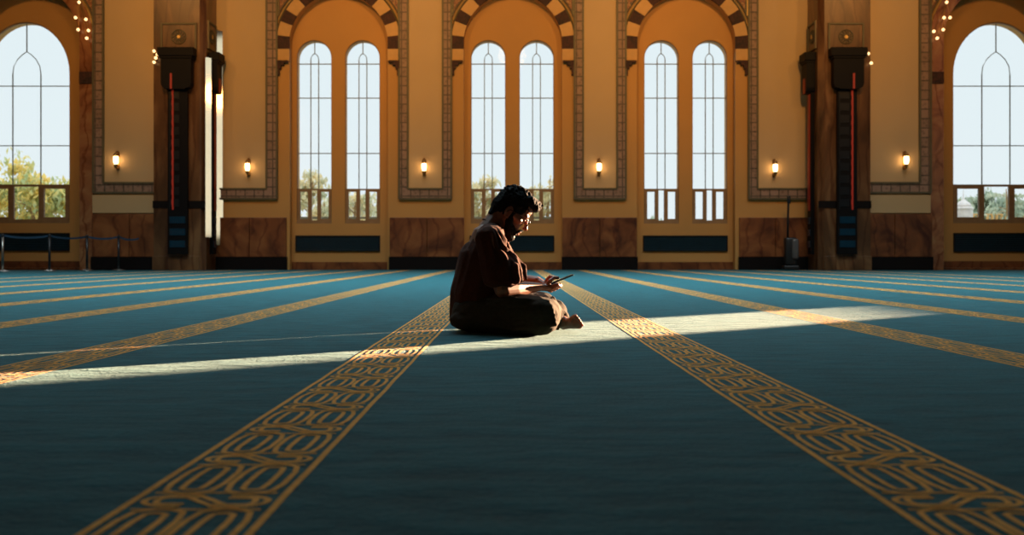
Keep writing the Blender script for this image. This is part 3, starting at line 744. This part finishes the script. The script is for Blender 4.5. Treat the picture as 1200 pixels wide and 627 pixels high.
trousm = simple('dark_olive_cotton', (0.042, 0.029, 0.017), 0.9, var=0.15, scale=60, bump=0.2, spec=0.15)
glassesm = simple('black_glasses_acetate', (0.01, 0.009, 0.009), 0.2)

man = empty('person', (OX, OY, 0)); tag(man, 'bearded man in dark t-shirt and glasses sitting cross-legged on the carpet with a phone', 'person')

# head frame
CH = Vector((0.008, 0.0, 0.634)); th = math.radians(36)
Fv = Vector((math.cos(th), 0, -math.sin(th))); Uv = Vector((math.sin(th), 0, math.cos(th))); Lv = Vector((0, 1, 0))
yaw = math.radians(4)
HM = Matrix((Fv, Lv, Uv)).transposed() @ Matrix.Rotation(yaw, 3, 'Z')
def hp(a, l, u): return CH+HM @ Vector((a, l, u))
bm = bmesh.new()
# skull, face planes and features
blob(bm, [(hp(-0.005, 0, 0.01), (0.094, 0.074, 0.092), HM)])
blob(bm, [(hp(0.045, 0, 0.03), (0.048, 0.058, 0.05), HM), (hp(0.04, 0, -0.05), (0.045, 0.055, 0.05), HM)])
blob(bm, [(hp(0.038, 0, -0.05), (0.045, 0.052, 0.04), HM), (hp(0.058, 0, -0.118), (0.026, 0.026, 0.02), HM)])
for s in (-1, 1):
    blob(bm, [(hp(-0.01, s*0.052, -0.065), 0.016), (hp(0.055, s*0.02, -0.122), 0.016)])            # jaw
    blob(bm, [(hp(0.055, s*0.045, -0.035), 0.02), (hp(0.02, s*0.062, -0.03), 0.016)])                # cheekbone
    blob(bm, [(hp(0.082, s*0.014, 0.006), 0.011), (hp(0.075, s*0.045, 0.004), 0.011)])              # brow
    blob(bm, [(hp(0.074, s*0.030, -0.018), 0.0125)])                                                # eyeball and lid
    # ear with rim
    E = [hp(-0.012+0.016*math.cos(a)-0.004, s*(0.076+0.006*math.cos(a+2.6)), -0.028+0.028*math.sin(a)) for a in [2*PI*i/10 for i in range(10)]]
    for i in range(10): blob(bm, [(E[i], 0.0048), (E[(i+1) % 10], 0.0048)])
    blob(bm, [(hp(-0.014, s*0.073, -0.03), (0.015, 0.005, 0.024), HM)])
    blob(bm, [(hp(-0.004, s*0.074, -0.056), 0.007)])
    blob(bm, [(hp(0.101, s*0.010, -0.051), 0.0075)])                                                # nostrils
chain(bm, [(hp(0.084, 0, 0.0), 0.0095), (hp(0.098, 0, -0.025), 0.0095), (hp(0.112, 0, -0.047), 0.0115)])   # nose
blob(bm, [(hp(0.088, -0.018, -0.079), 0.0065), (hp(0.098, 0, -0.077), 0.008)]); blob(bm, [(hp(0.088, 0.018, -0.079), 0.0065), (hp(0.098, 0, -0.077), 0.008)])
blob(bm, [(hp(0.086, -0.016, -0.092), 0.0065), (hp(0.095, 0, -0.093), 0.0085)]); blob(bm, [(hp(0.086, 0.016, -0.092), 0.0065), (hp(0.095, 0, -0.093), 0.0085)])
blob(bm, [(hp(0.075, 0, -0.122), (0.020, 0.022, 0.016), HM)])                                       # chin
# neck and trunk
chain(bm, [(hp(-0.038, 0, -0.045), 0.062), ((-0.072, 0, 0.575), 0.064), ((-0.105, 0, 0.53), (0.075, 0.09, 0.05))])
chain(bm, [((-0.12, 0, 0.50), (0.09, 0.15, 0.06)), ((-0.14, 0, 0.38), (0.11, 0.16, 0.1)), ((-0.15, 0, 0.22), (0.12, 0.15, 0.1)), ((-0.17, 0, 0.11), (0.12, 0.16, 0.10))])
# arms: (shoulder, elbow, wrist); near = right arm
ARM = {-1: [(-0.11, -0.185, 0.475), (-0.045, -0.255, 0.225), (0.135, -0.075, 0.232)], 1: [(-0.11, 0.185, 0.475), (-0.03, 0.26, 0.245), (0.13, 0.085, 0.262)]}
for s, (sh, el, wr) in ARM.items():
    sh, el, wr = map(Vector, (sh, el, wr))
    chain(bm, [(sh, 0.062), (sh.lerp(el, 0.5), 0.052), (el, 0.043), (el.lerp(wr, 0.3), 0.043), (el.lerp(wr, 0.75), 0.031), (wr, (0.026, 0.030, 0.022))])
# phone frame of reference
PC = Vector((0.248, 0.0, 0.266)); pt = math.radians(22)
PU = Vector((math.cos(pt), 0, math.sin(pt))); PN = Vector((-math.sin(pt), 0, math.cos(pt)))      # along the phone, out of its screen
def pp(u, l, n): return PC+PU*u+Lv*l+PN*n
# hands: palm under/beside the phone, four unequal fingers curled under it, thumb over the screen
def hand(s):
    wr = Vector(ARM[s][2])
    palm_c = pp(-0.068, s*0.032, -0.016)
    k = []                                   # knuckles, index (furthest along the phone) to little finger
    for i in range(4): k.append(pp(-0.022-0.017*i, s*(0.046-0.002*i), -0.016-0.003*i))
    hb = [(wr, (0.026, 0.026, 0.020)), (palm_c, (0.024, 0.022, 0.017))]
    blob(bm, hb)
    for q in k: blob(bm, [(palm_c, 0.016), (q, 0.0105)])
    blob(bm, [(k[0], 0.0105), (k[3], 0.0100), (palm_c, 0.015)])
    Ls = [0.92, 1.0, 0.95, 0.78]
    for i, q in enumerate(k):
        l = Ls[i]; r = (0.0088, 0.0090, 0.0086, 0.0078)[i]
        a = q+PU*0.010*l+Lv*(-s*0.022*l)-PN*0.014*l
        b2 = a+Lv*(-s*0.026*l)+PN*0.000+PU*0.006
        c = b2+Lv*(-s*0.015*l)+PN*0.010*l
        chain(bm, [(q, r*1.12), (a, r*1.02), (b2, r*0.95), (c, r*0.82)])
    t0 = pp(-0.078, s*0.040, -0.002); t1 = pp(-0.052, s*0.048, 0.016); t2 = pp(-0.026, s*0.032, 0.023); t3 = pp(-0.006, s*0.014, 0.015)
    if s > 0: t1 = pp(-0.062, 0.046, 0.022); t2 = pp(-0.040, 0.030, 0.034); t3 = pp(-0.020, 0.012, 0.019)
    chain(bm, [(t0, 0.0150), (t1, 0.0112), (t2, 0.0098), (t3, 0.0084)])
    return k, (t2, t3)
kr = hand(-1); kl = hand(1)
# legs
hipR, kneeR, ankR = Vector((-0.15, -0.10, 0.10)), Vector((0.130, -0.285, 0.115)), Vector((0.175, 0.10, 0.06))
hipL, kneeL, ankL = Vector((-0.15, 0.10, 0.10)), Vector((0.15, 0.26, 0.12)), Vector((0.262, -0.01, 0.052))
for h_, k_, a_ in ((hipR, kneeR, ankR), (hipL, kneeL, ankL)):
    chain(bm, [(h_, 0.085), (k_, 0.055), (k_.lerp(a_, 0.35), 0.050), (a_, 0.030)])
# feet
def foot(heel, ball, tipdir, up):
    heel, ball, tipdir, up = map(Vector, (heel, ball, tipdir, up)); tipdir.normalize(); side = tipdir.cross(up).normalized()
    chain(bm, [(heel, 0.030), (heel.lerp(ball, 0.5), 0.027), (ball, 0.026)])
    blob(bm, [(ball+side*0.022, 0.017), (ball-side*0.024, 0.015), (heel, 0.025)])
    for i in range(5):
        o = side*(0.030-0.0145*i); L = (0.045, 0.047, 0.043, 0.037, 0.030)[i]; r = (0.0125, 0.009, 0.0085, 0.008, 0.0078)[i]
        b0 = ball+o; m1 = b0+tipdir*L*0.6+up*0.006; chain(bm, [(b0, r*1.15), (m1, r), (b0+tipdir*L, r*0.92)])
foot((0.268, 0.035, 0.036), (0.326, -0.085, 0.050), (0.35, -0.85, 0.32), (0.55, 0.1, 0.6))
blob(bm, [(ankL, 0.032), ((0.268, 0.035, 0.036), 0.030)])
foot((0.19, 0.13, 0.032), (0.10, 0.24, 0.030), (-0.6, 0.75, 0), (0, 0, 1))
blob(bm, [(ankR, 0.032), ((0.19, 0.13, 0.032), 0.029)])
body = fuse('body', bm, skin, man, 0.0032, 2)

# trousers
bm = bmesh.new()
chain(bm, [((-0.185, 0, 0.105), (0.135, 0.19, 0.10)), ((-0.19, 0, 0.20), (0.115, 0.17, 0.08))])
for s, h_, k_ in ((-1, hipR, kneeR), (1, hipL, kneeL)):
    chain(bm, [((-0.17, s*0.10, 0.105), (0.14, 0.12, 0.10)), ((0.0, s*0.18, 0.105), (0.11, 0.105, 0.098)), ((k_.x+0.005, k_.y, 0.108), (0.094, 0.090, 0.088))])
    blob(bm, [((-0.2, s*0.12, 0.07), (0.12, 0.1, 0.066)), ((k_.x+0.01, k_.y, 0.058), (0.085, 0.085, 0.056))])
chain(bm, [(kneeR+Vector((0.03, 0.02, -0.01)), (0.078, 0.07, 0.085)), ((0.205, -0.10, 0.088), (0.052, 0.065, 0.076)), ((0.20, 0.05, 0.07), 0.055)])
chain(bm, [(kneeL, 0.08), ((0.225, 0.12, 0.095), 0.066), ((0.252, 0.035, 0.064), 0.050)])
blob(bm, [((0.02, 0, 0.06), (0.16, 0.2, 0.055))])
# cloth folds at knee and hip
for i in range(6):
    a = i*0.24; chain(bm, [((0.16+0.05*math.cos(a), -0.365+0.008*i, 0.06+0.022*i), 0.010), ((0.02-0.01*i, -0.330+0.004*i, 0.04+0.028*i), 0.014), ((-0.12, -0.235, 0.05+0.025*i), 0.008)])
for y, x0, x1 in ((-0.27, 0.215, 0.225), (-0.20, 0.235, 0.248), (-0.13, 0.245, 0.256), (-0.07, 0.246, 0.254)):
    chain(bm, [((x0-0.04, y, 0.175), 0.012), ((x1-0.004, y+0.012, 0.10), 0.013), ((x1-0.02, y, 0.03), 0.010)])
def tdisp(co): return 0.006*noise.noise(Vector((co.x*9, co.y*14, co.z*9)))+0.003*noise.noise(co*28)
trousers = fuse('trousers', bm, trousm, man, 0.006, 4, tdisp)

# shirt
bm = bmesh.new()
chain(bm, [((-0.19, 0, 0.075), (0.137, 0.185, 0.07)), ((-0.17, 0, 0.20), (0.155, 0.195, 0.09)), ((-0.145, 0, 0.30), (0.145, 0.185, 0.09)), ((-0.13, 0, 0.40), (0.122, 0.185, 0.09)), ((-0.122, 0, 0.475), (0.088, 0.165, 0.065)), ((-0.098, 0, 0.535), (0.062, 0.095, 0.045))])
blob(bm, [((-0.085, 0, 0.40), (0.09, 0.13, 0.09)), ((-0.075, 0, 0.27), (0.10, 0.15, 0.08))])
blob(bm, [((-0.21, 0, 0.36), (0.068, 0.14, 0.11)), ((-0.235, 0, 0.20), (0.087, 0.15, 0.12))])
tube_pts = [hp(0, 0, 0)]
for i in range(14):                                         # collar ring
    a0, a1 = 2*PI*i/14, 2*PI*(i+1)/14
    f = lambda a: (-0.082+0.066*math.cos(a), 0.072*math.sin(a), 0.545-0.034*math.cos(a))
    blob(bm, [(f(a0), 0.008), (f(a1), 0.008)])
for s in (-1, 1):
    sh, el, wr = map(Vector, ARM[s])
    hem = sh.lerp(el, 0.86)
    blob(bm, [((-0.11, s*0.10, 0.50), (0.07, 0.06, 0.055)), (sh+Vector((0, -s*0.005, 0)), (0.073, 0.060, 0.066))])
    chain(bm, [(sh, (0.076, 0.062, 0.07)), (sh.lerp(el, 0.45), (0.084, 0.064, 0.06)), (hem, (0.093, 0.066, 0.030))])
    # long soft folds falling from shoulder to sleeve hem and over the chest
    fan = [(-0.085, -0.10), (-0.065, -0.06), (-0.04, -0.01), (-0.01, 0.03), (0.02, 0.06), (0.045, 0.085)]
    for j, (xt, xb) in enumerate(fan):
        yy = abs(0.232-0.012*abs(j-2)); zt = 0.50-0.006*j
        chain(bm, [((-0.10+0.02*j*0.6, s*(0.175-0.006*j), zt), 0.008), ((xt*0.7-0.02, s*(yy+0.01), 0.42-0.008*j), 0.014), ((xb*0.8-0.01, s*(yy+0.045-0.012*max(0, j-3)), 0.335), 0.016), ((xb*0.9-0.005, s*(yy+0.052-0.016*max(0, j-3)), 0.272), 0.012)])
for j, y in enumerate((-0.15, -0.10, -0.045, 0.02, 0.08, 0.14)):    # chest folds
    chain(bm, [((-0.055, y*0.5, 0.50), 0.008), ((-0.004-abs(y)*0.25, y*0.85, 0.41), 0.013), ((0.026-abs(y)*0.2, y, 0.31), 0.014), ((0.02-abs(y)*0.2, y*1.1, 0.22), 0.011)])
def sdisp(co):
    s_ = -1 if co.y < 0 else 1; f_ = 0
    if abs(co.y) > 0.10 and 0.25 < co.z < 0.53:
        dz = 0.60-co.z; ph_ = (co.x+0.135)/dz+0.25*noise.noise(Vector((co.x*7, 2.2*s_, co.z*9)))
        wgt = min(1, max(0, (abs(co.y)-0.10)/0.06))*min(1, (0.53-co.z)/0.06)*min(1, max(0, (co.x+0.13)/0.04))
        k_ = ph_*26; tri = 1-2*abs((k_/(2*PI)) % 1-0.5)
        f_ = wgt*0.017*(tri-0.5)*(0.8+0.5*noise.noise(Vector((co.x*11, 0, co.z*11))))
    return f_+sdisp0(co)
def sdisp0(co):
    return 0.005*noise.noise(Vector((co.x*16, co.y*16, co.z*5)))+0.003*noise.noise(Vector((co.x*34+3, co.y*34, co.z*12)))
shirt = fuse('t_shirt', bm, shirtm, man, 0.005, 3, sdisp)

# hair and beard
bm = bmesh.new()
blob(bm, [(hp(-0.012, 0, 0.022), (0.101, 0.081, 0.096), HM)])
blob(bm, [(hp(-0.05, 0, -0.02), (0.066, 0.073, 0.07), HM), (hp(-0.04, 0, 0.02), (0.07, 0.075, 0.07), HM)])
chain(bm, [(hp(0.045, -0.04, 0.080), 0.030), (hp(0.082, 0, 0.078), 0.035), (hp(0.045, 0.04, 0.080), 0.030)])
blob(bm, [(hp(0.09, 0, 0.070), (0.026, 0.045, 0.024), HM)])
for s in (-1, 1): blob(bm, [(hp(0.012, s*0.068, 0.02), 0.014), (hp(0.012, s*0.068, -0.03), 0.009)])
rnd = random.Random(3)
for i in range(120):                                        # short curls
    a = rnd.uniform(0, 2*PI); e = rnd.uniform(0.05, 1.35); n_ = Vector((math.cos(a)*math.cos(e), math.sin(a)*math.cos(e), math.sin(e)))
    c = hp(-0.010+n_.x*0.103, n_.y*0.080, 0.02+n_.z*0.098); blob(bm, [(c, rnd.uniform(0.005, 0.008))])
for i in range(26):
    c = hp(0.09+rnd.uniform(-0.02, 0.022), rnd.uniform(-0.045, 0.045), 0.078+rnd.uniform(-0.022, 0.024)); blob(bm, [(c, rnd.uniform(0.006, 0.009))])
blob(bm, [(hp(-0.062, 0, -0.03), (0.045, 0.066, 0.05), HM), (hp(-0.078, 0, -0.085), (0.018, 0.045, 0.02), HM)])
hair = fuse('hair', bm, hairm, man, 0.0035, 1, lambda co: 0.0035*noise.noise(co*95))
bm = bmesh.new()
for s in (-1, 1):
    chain(bm, [(hp(0.010, s*0.066, -0.02), 0.012), (hp(0.014, s*0.060, -0.066), 0.020), (hp(0.042, s*0.044, -0.102), 0.024), (hp(0.070, s*0.014, -0.132), 0.020)])
    chain(bm, [(hp(0.104, 0, -0.0665), 0.0055), (hp(0.092, s*0.024, -0.074), 0.0065), (hp(0.078, s*0.031, -0.10), 0.009), (hp(0.072, s*0.022, -0.125), 0.012)])
blob(bm, [(hp(0.078, -0.012, -0.128), 0.018), (hp(0.078, 0.012, -0.128), 0.018), (hp(0.066, 0, -0.146), 0.014)])
blob(bm, [(hp(0.03, 0, -0.115), (0.04, 0.038, 0.014), HM)])
for s in (-1, 1): blob(bm, [(hp(0.048, s*0.047, -0.082), 0.014), (hp(0.078, s*0.026, -0.10), 0.012), (hp(0.03, s*0.056, -0.08), 0.014)])
for i in range(70):
    s = rnd.choice((-1, 1)); t_ = rnd.random(); c = hp(0.01+0.065*t_, s*(0.064-0.052*t_), -0.055-0.088*t_)+Vector((rnd.uniform(-1, 1), rnd.uniform(-1, 1), rnd.uniform(-1, 1)))*0.010; blob(bm, [(c, 0.0075)])
beard = fuse('beard', bm, hairm, man, 0.003, 1, lambda co: 0.002*noise.noise(co*120))
# brows
bm = bmesh.new()
for s in (-1, 1): chain(bm, [(hp(0.094, s*0.012, 0.006), 0.0035), (hp(0.090, s*0.030, 0.010), 0.0035), (hp(0.076, s*0.050, 0.005), 0.0025)])
fuse('eyebrow', bm, hairm, man, 0.0018, 1)
# glasses
gp = empty('glasses', (0, 0, 0)); gp.parent = man
bm = bmesh.new()
for s in (-1, 1):
    rim = []
    for i in range(20):
        a = 2*PI*i/20; cx_, sx_ = math.cos(a), math.sin(a); e = 0.55
        l = 0.033+0.026*math.copysign(abs(cx_)**e, cx_); u = -0.020+0.019*math.copysign(abs(sx_)**e, sx_)
        rim.append(hp(0.107-0.10*max(0, l-0.02)*0.5, s*l, u))
    tube(bm, rim, 0.0026, 6, True)
tube(bm, [hp(0.108, -0.008, -0.012), hp(0.112, 0, -0.009), hp(0.108, 0.008, -0.012)], 0.0026, 6)
gf = link('glasses_frame', bm, glassesm, gp, True)
for s in (-1, 1):
    bm = bmesh.new(); tube(bm, [hp(0.104, s*0.060, -0.010), hp(0.085, s*0.075, -0.010), hp(0.02, s*0.0815, -0.012), hp(-0.012, s*0.083, -0.016), hp(-0.032, s*0.080, -0.045)], 0.0028, 6); link('temple_arm', bm, glassesm, gp, True)
    bm = bmesh.new(); P = []
    for i in range(20):
        a = 2*PI*i/20; cx_, sx_ = math.cos(a), math.sin(a); e = 0.55
        P.append((s*(0.033+0.025*math.copysign(abs(cx_)**e, cx_)), -0.020+0.018*math.copysign(abs(sx_)**e, sx_)))
    lo = [bm.verts.new(hp(0.1065-0.05*max(0, abs(l)-0.02), l, u)) for l, u in P]; hi = [bm.verts.new(hp(0.108-0.05*max(0, abs(l)-0.02), l, u)) for l, u in P]
    bm.faces.new(lo); bm.faces.new(hi[::-1])
    for i in range(20): j = (i+1) % 20; bm.faces.new((lo[i], lo[j], hi[j], hi[i]))
    link('lens', bm, M['glass'], gp)
# flip: the glasses empty is a part of the man; its pieces are sub-parts

# phone
ph = empty('smartphone', (OX, OY, 0)); tag(ph, 'black smartphone held in both hands of the seated man', 'phone')
def pbox(name, u0, u1, l0, l1, n0, n1, mat, bev):
    t2 = bmesh.new(); bevbox(t2, u0, u1, l0, l1, n0, n1, bev)
    Mx = Matrix((PU, Lv, PN)).transposed().to_4x4(); Mx.translation = PC
    t2.transform(Mx); o = link(name, t2, mat, ph); return o
phone_m = simple('phone_case', (0.02, 0.02, 0.022), 0.3); screen_m = simple('dark_phone_screen', (0.015, 0.016, 0.02), 0.08)
rim_m = simple('phone_metal_rim', (0.6, 0.58, 0.55), 0.25, metal=0.8)
pbox('phone_body', -0.074, 0.074, -0.036, 0.036, -0.0042, 0.0036, phone_m, 0.003)
pbox('screen', -0.071, 0.071, -0.0335, 0.0335, 0.0036, 0.0044, screen_m, 0.0003)
pbox('camera_bump', 0.040, 0.068, 0.008, 0.032, -0.0062, -0.0042, rim_m, 0.0008)

# ------------------------------------------------------------------ light, sky, camera
w = bpy.data.worlds.new('World'); S.world = w; w.use_nodes = True; nt = w.node_tree; bg = nt.nodes['Background']
tc = N(nt, 'ShaderNodeTexCoord'); sp = N(nt, 'ShaderNodeSeparateXYZ'); nt.links.new(tc.outputs['Generated'], sp.inputs[0])
ma = N(nt, 'ShaderNodeMath'); ma.operation = 'MULTIPLY_ADD'; ma.use_clamp = False; ma.inputs[1].default_value = 2.6; ma.inputs[2].default_value = 1.03
mx_ = N(nt, 'ShaderNodeMath'); mx_.operation = 'MAXIMUM'; mx_.inputs[1].default_value = 0.0; sb_ = N(nt, 'ShaderNodeMath'); sb_.operation = 'SUBTRACT'; sb_.inputs[1].default_value = 0.30
nt.links.new(sp.outputs['Z'], sb_.inputs[0]); nt.links.new(sb_.outputs[0], mx_.inputs[0]); nt.links.new(mx_.outputs[0], ma.inputs[0])
nt.links.new(ramp(nt, sp.outputs['Z'], [(0.0, (0.83, 0.89, 0.90)), (0.25, (0.80, 0.88, 0.90)), (1.0, (0.85, 0.92, 1.0))]), bg.inputs['Color'])
nt.links.new(ma.outputs[0], bg.inputs['Strength'])

def light(name, typ, loc, target, energy, col, **kw):
    l = bpy.data.lights.new(name, typ); l.energy = energy; l.color = col
    for k, v in kw.items(): setattr(l, k, v)
    o = bpy.data.objects.new(name, l); C.objects.link(o); o.location = loc
    o.rotation_euler = (Vector(target)-Vector(loc)).to_track_quat('-Z', 'Y').to_euler(); return o
sd = Vector((0.772, 0.636, 0)).normalized(); el = math.radians(3.2)
sdir = Vector((sd.x*math.cos(el), sd.y*math.cos(el), math.sin(el)))
wc = Vector((XR, YSUN, 5.0))
light('low_sun', 'SPOT', wc+sdir*160, wc, 2.4e7, (1.0, 0.64, 0.38), spot_size=math.radians(4.2), spot_blend=0.1, shadow_soft_size=0.7)
# added cool area light below the closed ceiling, brightens the carpet
light('cool_ceiling_fill', 'AREA', (0, 15.0, 13.6), (0, 15.2, 0), 3300, (0.62, 0.88, 1.0), shape='RECTANGLE', size=24, size_y=9, spread=math.radians(97))
# added warm spots without fixtures, brighten the upper back wall
for x, k_ in ((-12.5, 0.5), (-6.2, 1), (0, 1), (6.2, 1), (12.5, 0.5)):
    light('wall_fill_spot', 'SPOT', (x, 14, 11.2), (x, 28.5, 7.5), 3100*k_, (1.0, 0.48, 0.13), spot_size=math.radians(54), spot_blend=1.0, shadow_soft_size=0.5)

for x in (-8.5, 0, 8.5): light('low_wall_fill', 'POINT', (x, 21.5, 7.6), (x, 21.5, 0), 130, (1.0, 0.50, 0.15), shadow_soft_size=0.5)  # added unseen point lights that warm the lower back wall
cam = bpy.data.cameras.new('camera'); co = bpy.data.objects.new('camera', cam); C.objects.link(co)
co.location = (0, 0, H); co.rotation_euler = (PI/2, 0, 0)
cam.sensor_width = 36; cam.lens = F/1200*36
cam.shift_x = 0.0; cam.shift_y = -(313.5-300)/1200
cam.clip_end = 500
cam.dof.use_dof = True; cam.dof.focus_distance = 5.1; cam.dof.aperture_fstop = 4.0
S.camera = co
S.view_settings.view_transform = 'Standard'; S.view_settings.look = 'None'; S.view_settings.exposure = 0; S.view_settings.gamma = 1
S.view_settings.use_curve_mapping = False
S.cycles.use_denoising = True; S.cycles.max_bounces = 8; S.cycles.transparent_max_bounces = 16
S.cycles.sample_clamp_indirect = 6
